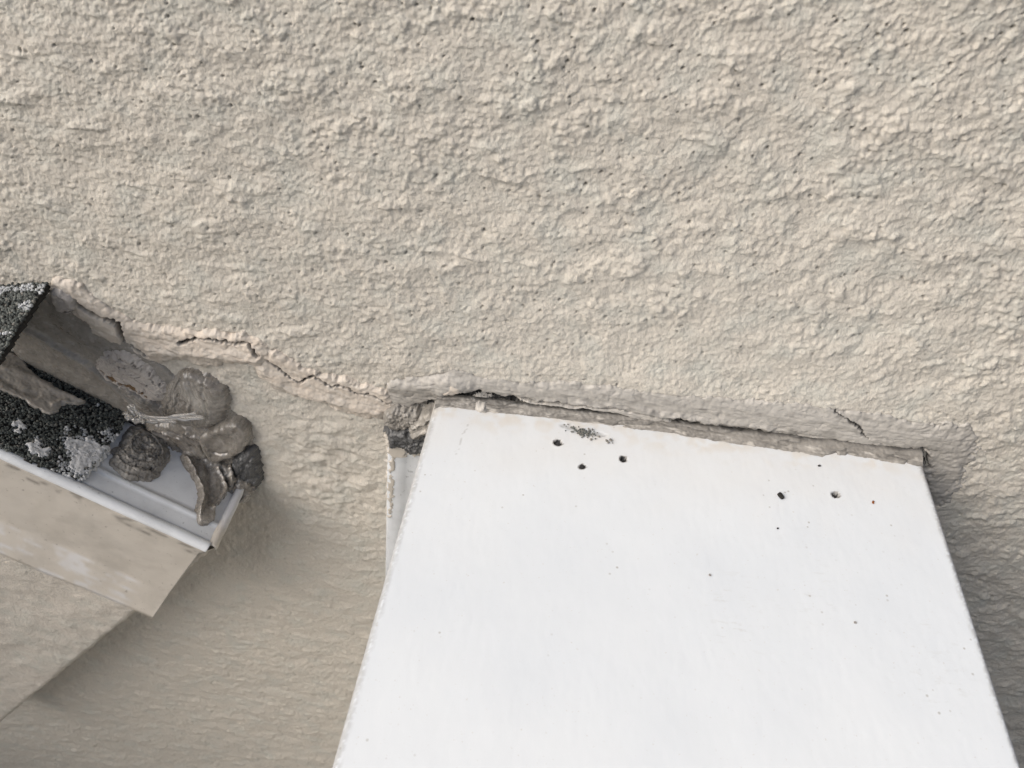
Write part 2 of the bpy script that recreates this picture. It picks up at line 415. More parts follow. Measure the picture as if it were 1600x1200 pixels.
BAND_CRACK = [([(652, 634), (690, 624), (730, 615), (790, 623), (860, 632), (940, 638), (1020, 653), (1100, 664), (1180, 675), (1250, 687), (1330, 699), (1400, 703), (1438, 701)], 3.1, 5), ([(720, 614), (760, 618), (800, 624), (860, 632), (930, 639), (985, 646)], 4.6, 5), ([(1010, 651), (1080, 663), (1130, 669)], 3.4, 5)]

# ------------------------------------------------------------------ the stucco wall
def stucco_height(x, z):
    """height in mm and dirt mask of the render at wall coordinates (m)"""
    u, v = x * 1e3, z * 1e3
    def zone(px, py, rx, ry, soft=.5):              # soft ellipse round a wall spot, radii in mm
        c = WALL.hit(px, py) * 1e3
        return 1 - sstep(1 - soft, 1 + soft, np.hypot((u - c[0]) / rx, (v - c[1]) / ry))
    smear = np.clip(zone(190, 280, 45, 45) + .8 * zone(330, 200, 26, 9) + .8 * zone(1080, 190, 20, 5) + .7 * zone(760, 330, 30, 8) + .7 * zone(1350, 420, 24, 7) + .6 * zone(620, 90, 30, 8) + .8 * zone(60, 120, 40, 25) + .7 * zone(420, 330, 30, 18) + .5 * zone(300, 480, 60, 20), 0, 1)
    fine = np.clip(zone(900, 560, 75, 20) + zone(1150, 600, 70, 16) + .6 * zone(640, 560, 30, 14), 0, 1)
    low = sstep(-262, -292, v + .10 * (u + 60)) * (u < 40)
    lowleft = sstep(-330, -380, v) * (u < 40)
    right = (u > 60) * sstep(-225, -262, v)
    # everything is dragged a little by the float
    wu = u + 1.5 * fbm(u / 6, v / 6, 3, 3) + .12 * v; wv = v + 1.2 * fbm(u / 6, v / 6, 7, 3)
    base = 1.1 * fbm(u / 60, v / 45, 11, 3) + .95 * fbm(u / 18, v / 13, 13, 3)
    dens = sstep(-.2, .32, fbm(u / 19, v / 12, 21, 4) + .10)
    dens = dens * (1 - .85 * smear) * (1 - .85 * fine) * (1 - .3 * low)
    dens = dens * (1 - .75 * zone(500, 690, 26, 30)) * (1 - .5 * zone(700, 600, 60, 8))
    kn = np.zeros(u.shape)
    for cell, amp, asp, sd, cut in ((5.0, 1.25, 1.15, 31, .5), (3.4, 1.0, 1.1, 41, .3), (2.2, .8, 1.05, 51, .15), (1.35, .55, 1.0, 57, 0)):
        ax = asp * (1 + .2 * right - .1 * low)
        d1, rv, d2 = worley(wu / (cell * ax), wv / cell, sd, 1.0)
        b = np.clip(1 - (d1 / .58) ** 2, 0, 1) ** .8
        kn = kn + amp * b * np.clip((rv - cut) / (1 - cut), 0, 1)
    kn = np.where(kn > 1.5, 1.5 + .4 * (kn - 1.5), kn)             # knocked-down tops
    h = base + kn * (.07 + .62 * dens)
    # sandy fine grain
    d1, rv, _ = worley(wu / 1.9, wv / 1.6, 61)
    h += (fine * .5 + .2 + .1 * low) * np.clip(1 - (d1 / .6) ** 2, 0, 1) * rv * .9
    # torn plate edges left by the float: slow rise, sharp drop on the lower side
    ph = (v + 11 * fbm(u / 30, v / 24, 71, 4) + .18 * u) / 19.0
    saw = ph - np.floor(ph); edge = sstep(0, .05, saw) * (1 - saw)
    pm = sstep(.15, .5, fbm(u / 22, v / 9, 77, 3)) * (1 - fine)
    h += pm * edge * (.7 + .4 * smear + .1 * low)
    ph = (v + 5 * fbm(u / 12, v / 8, 73, 3)) / 6.0; saw = ph - np.floor(ph)
    h += (.08 * low + .3 * smear + .1 * right) * sstep(0, .1, saw) * (1 - saw) * sstep(-.1, .4, fbm(u / 9, v / 4, 79, 2))
    # soft paint folds left of the parapet
    fold = zone(520, 740, 22, 45)
    h += fold * (2.0 * fbm(u / 11, v / 7, 83, 3) + .8 * fbm(u / 5, v / 4, 85, 2))
    h += .38 * fbm(u / 1.3, v / 1.1, 91, 2) * (1 - .4 * low) + .26 * fbm(u / 2.6, v / 2.0, 93, 2)
    # pin holes
    dirt_shade = np.zeros(u.shape)
    for cell, sd, rad, frac in ((5.5, 101, .5, .30), (12, 111, .75, .4)):
        d1, rv, _ = worley(u / cell, v / cell, sd)
        p = (1 - sstep(.45, 1.0, d1 * cell / (rad * (.7 + .6 * rv)))) * (rv < frac) * (1 - .5 * low)
        h -= 1.7 * p; dirt_shade = np.maximum(dirt_shade, .45 * p)  # pit shade put into the colour along with dirt
    return h, dirt_shade
def spaced(lo, hi, f0, f1, n, grow, far):
    """even inside f0..f1, growing steps out to lo and hi"""
    core = np.linspace(f0, f1, n); st = core[1] - core[0]; L, R = [], []
    p, s_ = f0, st
    while p > lo: s_ = min(s_ * grow, far); p -= s_; L.append(p)
    p, s_ = f1, st
    while p < hi: s_ = min(s_ * grow, far); p += s_; R.append(p)
    return np.array(L[::-1] + core.tolist() + R)
# rows get coarser downwards as the wall recedes, columns widen with them
zs = [0.11]
while zs[-1] > -1.14:
    zz = zs[-1]
    zs.append(zz - (.0016 if zz > -.045 else max(.00045, .00045 + (-zz - .08) * .0022)))
zs = np.array(zs)
uu = spaced(-1.1, .9, -.66, .56, 800, 1.06, .007)
wid = np.interp(-zs, [-.2, .05, .09, .26, .45, .90, 1.2], [.30, .30, .315, .46, .61, .93, 1.1])
wx = uu[None, :] * wid[:, None]; wz = np.repeat(zs[:, None], len(uu), 1)
hid = (wx > CAPX0 + .03) & (wx < CAPX1 - .03) & (wz < TOPZ - .02)
hh = np.zeros(wx.shape); dr = np.zeros(wx.shape)
hh, dr = stucco_height(wx, wz)
for O, sink in ((O_SEAM, 2.2), (O_MID, 1.4), (O_BAND, 2.6), (O_BEAD, 2), (O_SKIN, 2), (O_SMEAR, 1.6)):
    P = px_poly(WALL, O) ; lo = P.min(0) - .004; hi = P.max(0) + .004
    sel = (wx > lo[0]) & (wx < hi[0]) & (wz > lo[1]) & (wz < hi[1])
    d, ins = segdist(wx[sel], wz[sel], P, True); m = sstep(0, .004, np.where(ins, d, 0))
    hh[sel] = hh[sel] * (1 - .85 * m) - sink * m
dep, m = carve(wx, wz, SEAM_CRACKS + MID_CRACKS + BAND_CRACK, WALL, 71)
hh -= dep; dr = np.maximum(dr, .9 * m)
# the render stops in a thin lip beside the metal strip next to the parapet
V = np.stack([wx, -hh / 1e3, wz], -1).reshape(-1, 3)
F = grid_faces(len(zs), len(uu), ~hid)
V, F, at = compact(V, F, {'dirt_shade': dr})
wall = mesh_obj('stucco_wall', V, F[:, ::-1], M_STUCCO, attrs=at)
RX = 3.0
V = [(-3, 0, .1), (RX + .01, 0, .1), (RX + .01, 0, 1.6), (-3, 0, 1.6), (-3, .2, .1), (RX + .01, .2, .1), (RX + .01, .2, 1.6), (-3, .2, 1.6), (-3, 0, -1.149), (-1, 0, -1.149), (-1, 0, .1)]
mesh_obj('upper_wall', V, [(0, 1, 2, 3), (3, 2, 6, 7), (8, 9, 10, 0)], M_STUCCO, wall, smooth=False)
put(wall, 'rough beige painted stucco house wall filling the background', 'wall')

# ------------------------------------------------------------------ ground
g = mesh_obj('ground', [(-60, -60, -1.15), (60, -60, -1.15), (60, 3, -1.15), (-60, 3, -1.15)], [(0, 1, 2, 3)], M_FLOOR, smooth=False)
put(g, kind='structure')

# ------------------------------------------------------------------ white parapet with its capping board
par = empty('parapet', 'white painted parapet with flat capping board butting against the stucco wall', 'parapet')
par.location = (0, 0, 0)
HOLES = [((872, 692), 1.6, 2.5), ((974, 717), 1.4, 4.0), ((1306, 773), 1.4, 4.0), ((910, 729), 1.25, 1.2)]
TH = .022
xs = np.concatenate([[CAPX0, CAPX0, CAPX0 + .0003, CAPX0 + .0009], np.linspace(CAPX0 + .0016, CAPX1 - .0016, 310), [CAPX1 - .0009, CAPX1 - .0003, CAPX1, CAPX1]])
edge_drop = np.zeros(len(xs)); edge_drop[[0, -1]] = TH; edge_drop[[1, -2]] = .0018; edge_drop[[2, -3]] = .0009; edge_drop[[3, -4]] = .0003
ys = np.concatenate([np.linspace(.004, -.2, 290), -.2 - np.cumsum(np.full(40, .0245))])
cx, cy = np.meshgrid(xs, ys); U, Vv = cx * 1e3, cy * 1e3
hz = .16 * fbm(U / 30, Vv / 30, 201, 3) + .04 * fbm(U / 2.5, Vv / 6, 203, 3)
dirt_shade = np.zeros(cx.shape); tone = np.zeros(cx.shape)
for (p, rad, dep_) in HOLES:
    c = top_hit(*p) * 1e3; d = np.hypot(U - c[0], Vv - c[1]) + .45 * fbm(U / 1.5, Vv / 1.5, 207, 2)
    hz -= dep_ * (1 - sstep(rad * .6, rad * 1.1, d)); hz += .08 * np.exp(-((d - rad * 1.4) / .6) ** 2)
    dirt_shade = np.maximum(dirt_shade, 1.0 * (1 - sstep(rad * 1.1, rad * 1.45, d)))  # hole interiors coloured black, standing in for the shade inside them
# chipped paint by the joint, dirt creeping along the wall, grimy worn edges
for (p, rx, ry) in (((890, 667), 6, 1.8), ((935, 678), 4, 1.4)):
    c = top_hit(*p) * 1e3; e = np.hypot((U - c[0]) / rx, (Vv - c[1] + .12 * (U - c[0])) / ry) + .55 * fbm(U / 2.2, Vv / 2.2, 209, 3)
    m_ = 1 - sstep(.62, .8, e); hz -= .35 * m_; dirt_shade = np.maximum(dirt_shade, m_ * .3)
tone = .6 * sstep(22, 2, -Vv + 9 * fbm(U / 14, Vv / 10, 211, 3)) * sstep(-.25, .3, fbm(U / 7, Vv / 7, 213, 3)) + .25 * sstep(60, 5, -Vv + 14 * fbm(U / 20, Vv / 20, 215, 2))
ed = np.minimum(U - CAPX0 * 1e3, CAPX1 * 1e3 - U)
grime = sstep(.2, .7, .6 + .9 * fbm(U / 1.2, Vv / 1.7, 217, 3)) * (1 - sstep(.9, 3.4, ed + .8 * fbm(U / 2, Vv / 8, 219, 3)))
dirt_shade = np.maximum(dirt_shade, .5 * grime); dirt_shade = np.maximum(dirt_shade, (.42 + .3 * fbm(Vv / 1.5, U, 218, 3)) * (edge_drop[None, :] > .0002))
crk = 1 - sstep(.15, .45, np.abs(U - (top_hit(725, 690)[0] * 1e3 + .10 * (Vv + 12) + .8 * fbm(U / 9, Vv / 4, 221, 2))))
dirt_shade = np.maximum(dirt_shade, .35 * crk * (Vv > -34) * (Vv < -14) * (fbm(U, Vv / 2.5, 223, 2) > -.05))
chip = .2 * np.clip(fbm(U / 3, Vv / 5, 225, 3), 0, 1) * (1 - sstep(0, 2.2, ed)); hz -= chip
hz -= np.clip(-cy - .22, 0, 1) * 0
V = np.stack([cx, cy, TOPZ + hz / 1e3 - edge_drop[None]], -1).reshape(-1, 3)
F = grid_faces(len(ys), len(xs))
mesh_obj('capping_board', V, F[:, ::-1], M_WHITE, par, attrs={'dirt_shade': dirt_shade, 'tone': tone})
bm_obj('parapet_body', box_mesh(CAPX0 + .012, CAPX1 - .012, -1.16, -.001, -1.149, TOPZ - .012, .002), M_SIDE, par)
import bmesh
def screw(name, px, py, dz, rad, sides, parent, mat, tilt=0):
    c = top_hit(px, py); bm = bmesh.new()
    bmesh.ops.create_cone(bm, cap_ends=True, segments=sides, radius1=rad, radius2=rad * .82, depth=.0022)
    bmesh.ops.bevel(bm, geom=bm.edges[:], offset=rad * .12, segments=2, affect='EDGES')
    # cross slot
    for q in (0, 1):
        top = max(v.co.z for v in bm.verts)
        b2 = bmesh.ops.create_cube(bm, size=1)['verts']
        for v in b2:
            v.co = Matrix.Rotation(q * math.pi / 2 + .4, 3, 'Z') @ v.co.__class__((v.co.x * rad * 1.1, v.co.y * rad * .22, v.co.z * .0003 + top))
    bmesh.ops.rotate(bm, verts=bm.verts[:], cent=(0, 0, 0), matrix=Matrix.Rotation(tilt, 3, 'X'))
    bmesh.ops.translate(bm, verts=bm.verts[:], vec=(c[0], c[1], TOPZ + dz))
    return bm_obj(name, bm, mat, parent)
screw('screw', 872, 692, -.0016, .0014, 12, par, M_SCREW, .25)
screw('screw', 974, 717, -.0026, .0013, 12, par, M_SCREW, .1)
screw('screw', 1306, 773, -.0026, .0013, 12, par, M_SCREW, -.1)
screw('screw', 910, 729, -.0010, .0015, 6, par, M_SCREW, 0)

def fleck(name, px, py, sx, sy, sz, rot, mat, label, cat):
    """small broken crumb lying on the capping"""
    c = top_hit(px, py); bm = bmesh.new(); bmesh.ops.create_icosphere(bm, subdivisions=2, radius=1)
    rs = np.random.RandomState(int(px))
    for v in bm.verts:
        kx = 1 + .35 * (rs.rand() - .5); v.co = (max(-.8, min(.8, v.co.x * 1.2)) * sx * kx, max(-.8, min(.8, v.co.y * 1.2)) * sy * kx, v.co.z * sz * kx)
    bmesh.ops.rotate(bm, verts=bm.verts[:], cent=(0, 0, 0), matrix=Matrix.Rotation(rot, 3, 'Z'))
    o = bm_obj(name, bm, mat); o.location = (c[0], c[1], TOPZ + sz * .6); return put(o, label, cat)
fleck('shingle_crumb', 1220, 776, .0011, .0019, .0008, .45, M_FELT, 'dark oblong crumb lying on the white capping, left of the right-hand screw', 'crumb')
fleck('rust_fleck', 1364, 785, .0005, .0009, .0003, -.3, M_RUST, 'tiny orange rust fleck on the white capping near its right edge', 'fleck')
fleck('grit_grain', 1280, 728, .0007, .0005, .0004, .2, M_SCREW, 'small grey grit grain on the white capping just below the sealant joint', 'grit')
fleck('grit_grain', 1215, 826, .0004, .0004, .0003, .2, M_FELT, 'tiny black grit grain on the capping below the dark oblong crumb', 'grit')
fleck('grit_grain', 1336, 973, .0006, .0005, .0003, .2, M_GRIT, 'pale grey speck out on the right half of the white capping', 'grit')
fleck('grit_grain', 1109, 899, .0005, .0005, .0003, .9, M_GRIT, 'lone grey speck in the middle of the white capping', 'grit')

# ------------------------------------------------------------------ metal strip on the wall left of the parapet
strip = empty('flashing_strip', 'narrow bluish white metal strip on the wall left of the parapet', 'flashing')
A0, A1 = wy(608, 684, -.004), wy(605, 850, -.004)
sl = (A1[0] - A0[0]) / (A1[2] - A0[2])
prof = [(-.0006, .004), (-.0012, -.002), (-.0003, -.0046), (.0012, -.0050), (.008, -.0046), (.0084, -.0040), (.016, -.0040), (.03, -.0040), (.05, -.0040)]
zz = np.concatenate([np.linspace(A0[2], A0[2] - .14, 120), np.linspace(A0[2] - .15, -.9, 20)])
V = []; dt = []; tn = []
for i, z in enumerate(zz):
    for j, (x, y) in enumerate(prof):
        n1 = float(fbm(np.array([z * 1e3 / 9]), np.array([x * 1e3 / 9 + 5]), 301, 3)[0])
        top = -.0035 * (x / .02) * (i == 0) - .0012 * n1 * (i == 0)
        V.append((A0[0] + x + sl * (z - A0[2]), y + .0004 * n1, z + top)); tn.append(0); dt.append(0)
tn = np.zeros(len(V)); dt = .5 * (np.array([v[2] for v in V]) > A0[2] - .002)
mesh_obj('strip', V, grid_faces(len(zz), len(prof)), M_ZINC, strip, attrs={'dirt_shade': dt, 'tone': tn})
# leftover tan paint on the strip: thin skins
for q, O in enumerate(([(609, 688), (630, 694), (655, 700), (652, 712), (632, 708), (624, 716), (609, 712)], [(609, 722), (616, 724), (617, 732), (611, 738), (614, 760), (611, 800), (608, 800)])):
    pl = Plane((0, -.0052, 0), (1, 0, 0), (0, 0, 1), (0, -1, 0))
    relief('paint_remnant', pl, O, .22, M_TAN, strip, r=.5, res=.3, rough=.04, seed=310 + q, wob=2.0, feather=1.6)

# ------------------------------------------------------------------ sealant along the parapet joint
joint = empty('joint_sealant', 'cracked grey sealant joint smeared along the wall above the white capping', 'sealant')
STA = -.10
BAND_LOW = [(604, 634), (645, 631), (690, 622), (745, 612), (800, 620), (870, 628), (950, 637), (1030, 648), (1110, 657), (1180, 667), (1250, 681), (1330, 691), (1435, 699)]
def bandfn(A, Bm, s, h, dirt_shade, tone):
    d = segdist(A, Bm, WALL.pts(BAND_CRACK[0][0]) * 1e3)
    g1 = sstep(0, .5, fbm(A / 11, Bm / 4, 403, 4) + .25) * np.exp(-d / 4.0)
    g2 = sstep(.15, .55, fbm(A / 7, Bm / 5, 405, 4)) * .28
    return h, np.clip(.6 * g1 + g2, 0, .75) * (s > 0), tone
relief('upper_band', WALL, O_BAND, 1.7, M_SEALG, joint, r=7, res=.4, rough=.22, seed=401, wob=2.2, feather=1.2, streak=(STA, .35, 26, 2.4), lite=.2, crease=(.5, 3.5, STA, 3),
       ridges=[([(610, 600), (660, 600), (700, 590)], 3, 1.2), ([(690, 606), (706, 600), (722, 600)], 4, 2.2), ([(830, 622), (960, 632), (1060, 645)], 1.2, .8), ([(1000, 640), (1120, 655), (1200, 666)], 1.5, 1.0)],
       fn=bandfn, cracks=[(RIGHT_CRACK[0][0], .8, 1.2)] + BAND_CRACK)
beadpl = Plane((0, -.0012, 0), (1, 0, 0), (0, 0, 1), (0, -1, 0))
bc = WALL.pts(BAND_CRACK[0][0])
bx = np.linspace(CAPX0 + .001, CAPX1 - .0005, 560); bt = np.linspace(0, 1, 30)
X_, T_ = np.meshgrid(bx, bt, indexing='ij'); Am = X_ * 1e3
topz = np.interp(X_, bc[:, 0], bc[:, 1]) - .0009
topz = np.maximum(topz, TOPZ + .0035)
bp = np.array([top_hit(*p)[:2] for p in ((672, 642), (700, 640), (760, 646), (860, 656), (960, 668), (1060, 683), (1140, 697), (1250, 711), (1290, 718), (1305, 713), (1345, 718), (1380, 726), (1448, 733))])
wid_ = np.interp(X_, bp[:, 0], -bp[:, 1] * 1e3) + .7 * fbm(Am / 22, Am * 0, 417, 3) + .5 * fbm(Am / 5, Am * 0 + 7, 418, 3)
yy = -(.6 + (wid_ - .6) * T_ ** .75)
zz_ = (TOPZ - .0012) * 1e3 + (topz * 1e3 - (TOPZ - .0012) * 1e3) * (1 - T_) ** .9
nz_ = .6 * fbm(Am / 12, T_ * 3, 419, 4) + .4 * fbm(Am / 4, T_ * 3, 421, 3) + .2 * fbm(Am / 1.4, T_ * 7, 423, 2)
gouge = (1 - np.abs(vnoise(Am / 10, T_ * 3, 425))) ** 8 * sstep(-.1, .3, vnoise(Am / 20, T_ * 2, 427)); nz_ = nz_ - .9 * gouge * sstep(0, .2, T_) * (1 - sstep(.8, 1, T_))
V = np.stack([X_, (yy - nz_ * .7) / 1e3, (zz_ + nz_ * .5) / 1e3], -1)
dB = np.clip(.75 * (1 - sstep(.02, .22, T_ + .1 * fbm(Am / 9, T_ * 3, 429, 3))) + .5 * gouge + .4 * sstep(.2, .6, fbm(Am / 12, T_ * 6, 433, 4)) * (1 - sstep(.1, .5, X_ / .15 + .4)), 0, 1)
mesh_obj('lower_bead', V.reshape(-1, 3), grid_faces(len(bx), len(bt)), M_SEALD, joint, attrs={'dirt_shade': dB.ravel(), 'tone': 0 * dB.ravel(), 'lite': (.5 * sstep(.1, .5, fbm(Am / 8, T_ * 4, 431, 4)) * sstep(.2, .5, T_)).ravel()})
relief('white_lump', WALL, [(690, 600), (706, 592), (724, 596), (722, 608), (706, 614), (690, 611)], 4.6, M_SEALP, joint, r=5, seed=421, rough=.5, feather=1.5)
relief('torn_flap', WALL, [(812, 624), (880, 628), (960, 635), (1030, 648), (1060, 658), (1020, 655), (940, 639), (870, 632)], 2.2, M_SEALG, joint, r=1.0, res=.3, seed=423, rough=.3, streak=(STA, .4, 20, 1.2), lite=.7, feather=.3, wob=1.8)
relief('corner_smear', WALL, O_SMEAR, 1.4, M_SEALG, joint, r=8, res=.45, rough=.45, seed=431, wob=5, feather=3.5, cracks=[([(1436, 690), (1444, 696), (1446, 715), (1448, 730)], 2.0, 3)])
relief('pebbled_pad', WALL, [(604, 634), (625, 628), (648, 632), (662, 642), (650, 660), (632, 666), (612, 662), (600, 650)], 5.5, M_SEALD, joint, r=5, res=.35, seed=441, rough=.8, feather=1.5,
       fn=lambda A, Bm, s, h, d, t: (h + .7 * np.clip(1 - (worley(A / 1.7, Bm / 1.5, 443)[0] / .6) ** 2, 0, 1) * (s > .5), d, t))
relief('bitumen_lump', WALL, [(606, 662), (630, 658), (652, 660), (674, 652), (682, 690), (656, 698), (630, 692), (610, 684)], 7.5, M_SEALK, joint, r=4, res=.35, seed=451, rough=1.3, wob=2, feather=1.5, crease=(1.4, 2.5, .7, 3))
relief('fold', WALL, [(640, 652), (655, 640), (680, 630), (700, 628), (696, 645), (680, 662), (660, 672), (646, 668)], 8, M_SEALD, joint, r=4, res=.35, seed=461, rough=.8, feather=1.2, crease=(1.6, 2.2, .7, 4), lite=.6, streak=(.75, 1.0, 8, 1.2),
       ridges=[([(645, 665), (668, 655), (690, 636)], 1.0, 2.0), ([(650, 650), (670, 640), (690, 630)], .9, 1.6)])
relief('nodule', beadpl, [(740, 630), (752, 625), (768, 630), (776, 640), (764, 650), (750, 648)], 6.2, M_SEALG, joint, r=5, res=.3, seed=471, rough=.9, wob=2.5, feather=.8, lite=.5, streak=(.3, .5, 5, 2))

# ------------------------------------------------------------------ cracked seam on the wall between roof corner and parapet
seam = empty('wall_seam_sealant', 'cracked beige sealant seam running down the wall from the lifted shingle', 'sealant')
relief('seam_bead', WALL, O_SEAM, 3.0, M_SEALP, seam, r=9, res=.38, rough=.28, seed=501, wob=2.5, feather=1.2, cracks=SEAM_CRACKS, streak=(-.25, .7, 20, 5), lite=.25, crease=(.5, 5, -.3, 3),
       ridges=[([(235, 540), (300, 545), (360, 548), (405, 556)], 3.0, 1.5), ([(240, 515), (300, 518), (380, 524)], 3, .8)])
relief('peeled_film', WALL, [(80, 448), (92, 444), (112, 452), (124, 466), (124, 478), (108, 484), (92, 474)], 4.6, M_SEALL, seam, r=2.5, res=.3, rough=.35, seed=511, feather=.8, crease=(.5, 2, -.6, 3),
       ridges=[([(90, 452), (112, 458), (122, 472)], 1.5, .6)], cracks=[([(104, 482), (112, 478), (122, 479)], .7, 2)])
mid = empty('crack_filler', 'thin beige crack filler seam between the roof corner and the parapet', 'sealant')
relief('filler_bead', WALL, O_MID, 2.3, M_SEALP, mid, r=7, res=.36, rough=.3, seed=521, cracks=MID_CRACKS, wob=2.5, feather=1.2, streak=(-.3, .6, 14, 4.5), lite=.3,
       ridges=[([(415, 575), (460, 606), (520, 622), (590, 640)], 2.6, 1.2), ([(430, 550), (480, 574), (560, 598), (604, 612)], 2.4, .9)])

# ------------------------------------------------------------------ roof corner: fascia, drip edge, shingles
roof = empty('roof_corner', 'sloping roof corner with tan drip edge and dark shingles against the wall', 'roof')
# render-coated fascia end under the drip edge
fy = .012
e_top = FACE.hit(222, 950, -fy); e_bot = FACE.hit(0, 1130, -fy)
EA = e_top[0]
fs = np.concatenate([np.linspace(-.48, EA - .004, 220), EA - .004 + .004 * np.sin(np.linspace(0, math.pi / 2, 8))[1:], np.full(30, EA)])
fd = np.concatenate([np.zeros(220), .004 - .004 * np.cos(np.linspace(0, math.pi / 2, 8))[1:], .004 + np.linspace(.001, Y0 - fy - .002, 30)])
nx = np.concatenate([np.zeros(220), np.sin(np.linspace(0, math.pi / 2, 8))[1:], np.ones(30)])
fb = np.linspace(.02, .42, 240); ii, bb = np.meshgrid(np.arange(len(fs)), fb)
aa, dd_, nn = fs[ii], fd[ii], nx[ii]; path = (np.cumsum(np.hypot(np.diff(fs, prepend=fs[0]), np.diff(fd, prepend=fd[0]))) * 1e3)[ii]; q = bb * 1e3
hgt = 1.1 * fbm(path / 26, q / 26, 601, 3) + .4 * fbm(path / 3, q / 3, 603, 3)
ph = (q - path * .5 + 9 * fbm(path / 12, q / 12, 605, 4)) / 13; saw = ph - np.floor(ph)
hgt += .8 * sstep(0, .08, saw) * (1 - saw) * sstep(.1, .4, fbm(path / 10, q / 9, 607, 3))
hgt += .9 * np.clip(1 - (worley(path / 3.4, q / 3.2, 609)[0] / .6) ** 2, 0, 1) * sstep(0, .5, fbm(path / 16, q / 16, 611, 2))
cornerz = np.exp(-((path - path[0, 223]) / 6) ** 2); hgt += cornerz * 1.2 * fbm(path / 6, q / 5, 613, 3)
V = FACE.at(aa + nn * hgt / 1e3 + (e_bot[0] - e_top[0]) * (bb - e_top[1]) / (e_bot[1] - e_top[1]), bb, -fy - dd_ + (1 - nn) * hgt / 1e3).reshape(-1, 3)
mesh_obj('fascia', V, grid_faces(len(fb), len(fs)), M_FASCIA, roof, attrs={'dirt_shade': np.zeros(len(V))})

# unseen block added out of frame on the left to shade the lower wall
bm_obj('shade_wall', box_mesh(-3.0, -1.2, -1.3, -.001, -1.149, .16, .004), M_FASCIA, roof)
# folded metal drip edge, swept along the slope: top flange, rolled bead, tall face, kicked-out lip
drip = []
for b in np.linspace(.004, Y0 - .0165, 14): drip.append((b, 0))
for t in np.linspace(0, math.pi, 7)[1:-1]: drip.append((Y0 - .0165 + .0012 * (1 - math.cos(t)), .0007 * math.sin(t)))
for b in np.linspace(Y0 - .0141, Y0 - .0052, 6): drip.append((b, 0))
for t in np.linspace(0, math.pi * 1.25, 12): drip.append((Y0 - .0026 - .0024 * math.cos(t), .0024 * math.sin(t) * (1 if t < math.pi else .8)))
NB = len(drip)
e_q = FACE.hit(250, 957); FH = e_q[1]
for h_ in np.linspace(.004, FH * .70, 24): drip.append((Y0 - .0012, -h_))
NF = len(drip)
for t in np.linspace(.06, 1, 12): drip.append((Y0 - .0012 + .0050 * t ** .8, -(FH * .70 + FH * .30 * t)))
for t in np.linspace(.2, 1, 5): drip.append((Y0 + .0038 - .006 * t, -FH - .0006 * math.sin(t * 3.1)))
drip = np.array(drip)
sa = np.concatenate([np.linspace(-.45, -.17, 40), np.linspace(-.169, 0, 240)])
I, J = np.meshgrid(np.arange(len(sa)), np.arange(len(drip)), indexing='ij')
a_ = sa[I]; b_ = drip[J, 0]; h_ = drip[J, 1]; arc = np.cumsum(np.hypot(*np.diff(drip, axis=0, prepend=drip[:1]).T))[J] * 1e3
den = .9 * fbm(a_ * 1e3 / 45, arc / 28, 621, 3) + .12 * fbm(a_ * 1e3 / 8, arc / 6, 623, 2)
face = J >= NB
# the end of the tall face is cut back at a slant from the corner
cut = np.where(face, -.0065 * sstep(0, .25 * FH, -h_) * 0 - .002 * (h_ < -.004), 0.0)
skew = np.where(face, (e_q[0] + 0.0) * (-h_ / FH), 0.0) * sstep(-.17, 0, a_)
nb_ = np.where(face, 1, 0)
V = ROOF.at(a_ + cut + skew, b_ + nb_ * den / 1e3, h_ + (1 - nb_) * den / 1e3 * .6)
wear = np.zeros(V.shape[:2])
lipm = (J >= NF) & (J < len(drip) - 5)
wear = np.where(lipm, sstep(-.1, .3, fbm(a_ * 1e3 / 16, arc / 5, 625, 5) - .05) * .7 * sstep(-.145, -.125, a_) * (1 - sstep(-.022, -.012, a_)), 0)
dirtd = np.where((J >= NB - 2) & (J < NB + 3), .6 * sstep(0, .4, fbm(a_ * 1e3 / 9, arc, 627, 2)), 0)
def cols(j0, j1, name, mat, parent):
    nj = j1 - j0; F = grid_faces(len(sa), nj)
    o = mesh_obj(name, V[:, j0:j1].reshape(-1, 3), F, mat, parent, attrs={'tone': wear[:, j0:j1].ravel(), 'dirt_shade': dirtd[:, j0:j1].ravel()})
    md = o.modifiers.new('thickness', 'SOLIDIFY'); md.thickness = .0007; md.offset = 0
    return o
drip_o = cols(NB - 1, len(drip), 'drip_edge', M_TAN, roof)
cols(0, NB, 'top_flange', M_ZINC, drip_o)
# turned-up lip along the eave end
lp = []
for b in np.linspace(.002, Y0 - .003, 60):
    for t in np.linspace(0, 1, 9):
        ang = math.pi * (1.15 * t - .1); rr = .0022
        lp.append((.001 + rr * (1 - math.cos(ang)) - .0015, b, rr * 1.2 * math.sin(ang) - .0004))
lp = np.array(lp); wv_ = .35 * fbm(lp[:, 1] * 1e3 / 9, lp[:, 0] * 1e3 / 9, 631, 3)
pal = sstep(.55, .8, lp[:, 1] / Y0 + .1 * fbm(lp[:, 1] * 1e3 / 4, lp[:, 0] * 1e3, 633, 2)) + (lp[:, 1] < .010)
o = mesh_obj('end_lip', ROOF.at(lp[:, 0] + wv_ / 1e3, lp[:, 1], lp[:, 2] + wv_ / 2e3), grid_faces(60, 9), M_TAN, drip_o, attrs={'tone': 1 - np.clip(pal, 0, 1), 'dirt_shade': 0 * pal})
md = o.modifiers.new('thickness', 'SOLIDIFY'); md.thickness = .0007; md.offset = 0
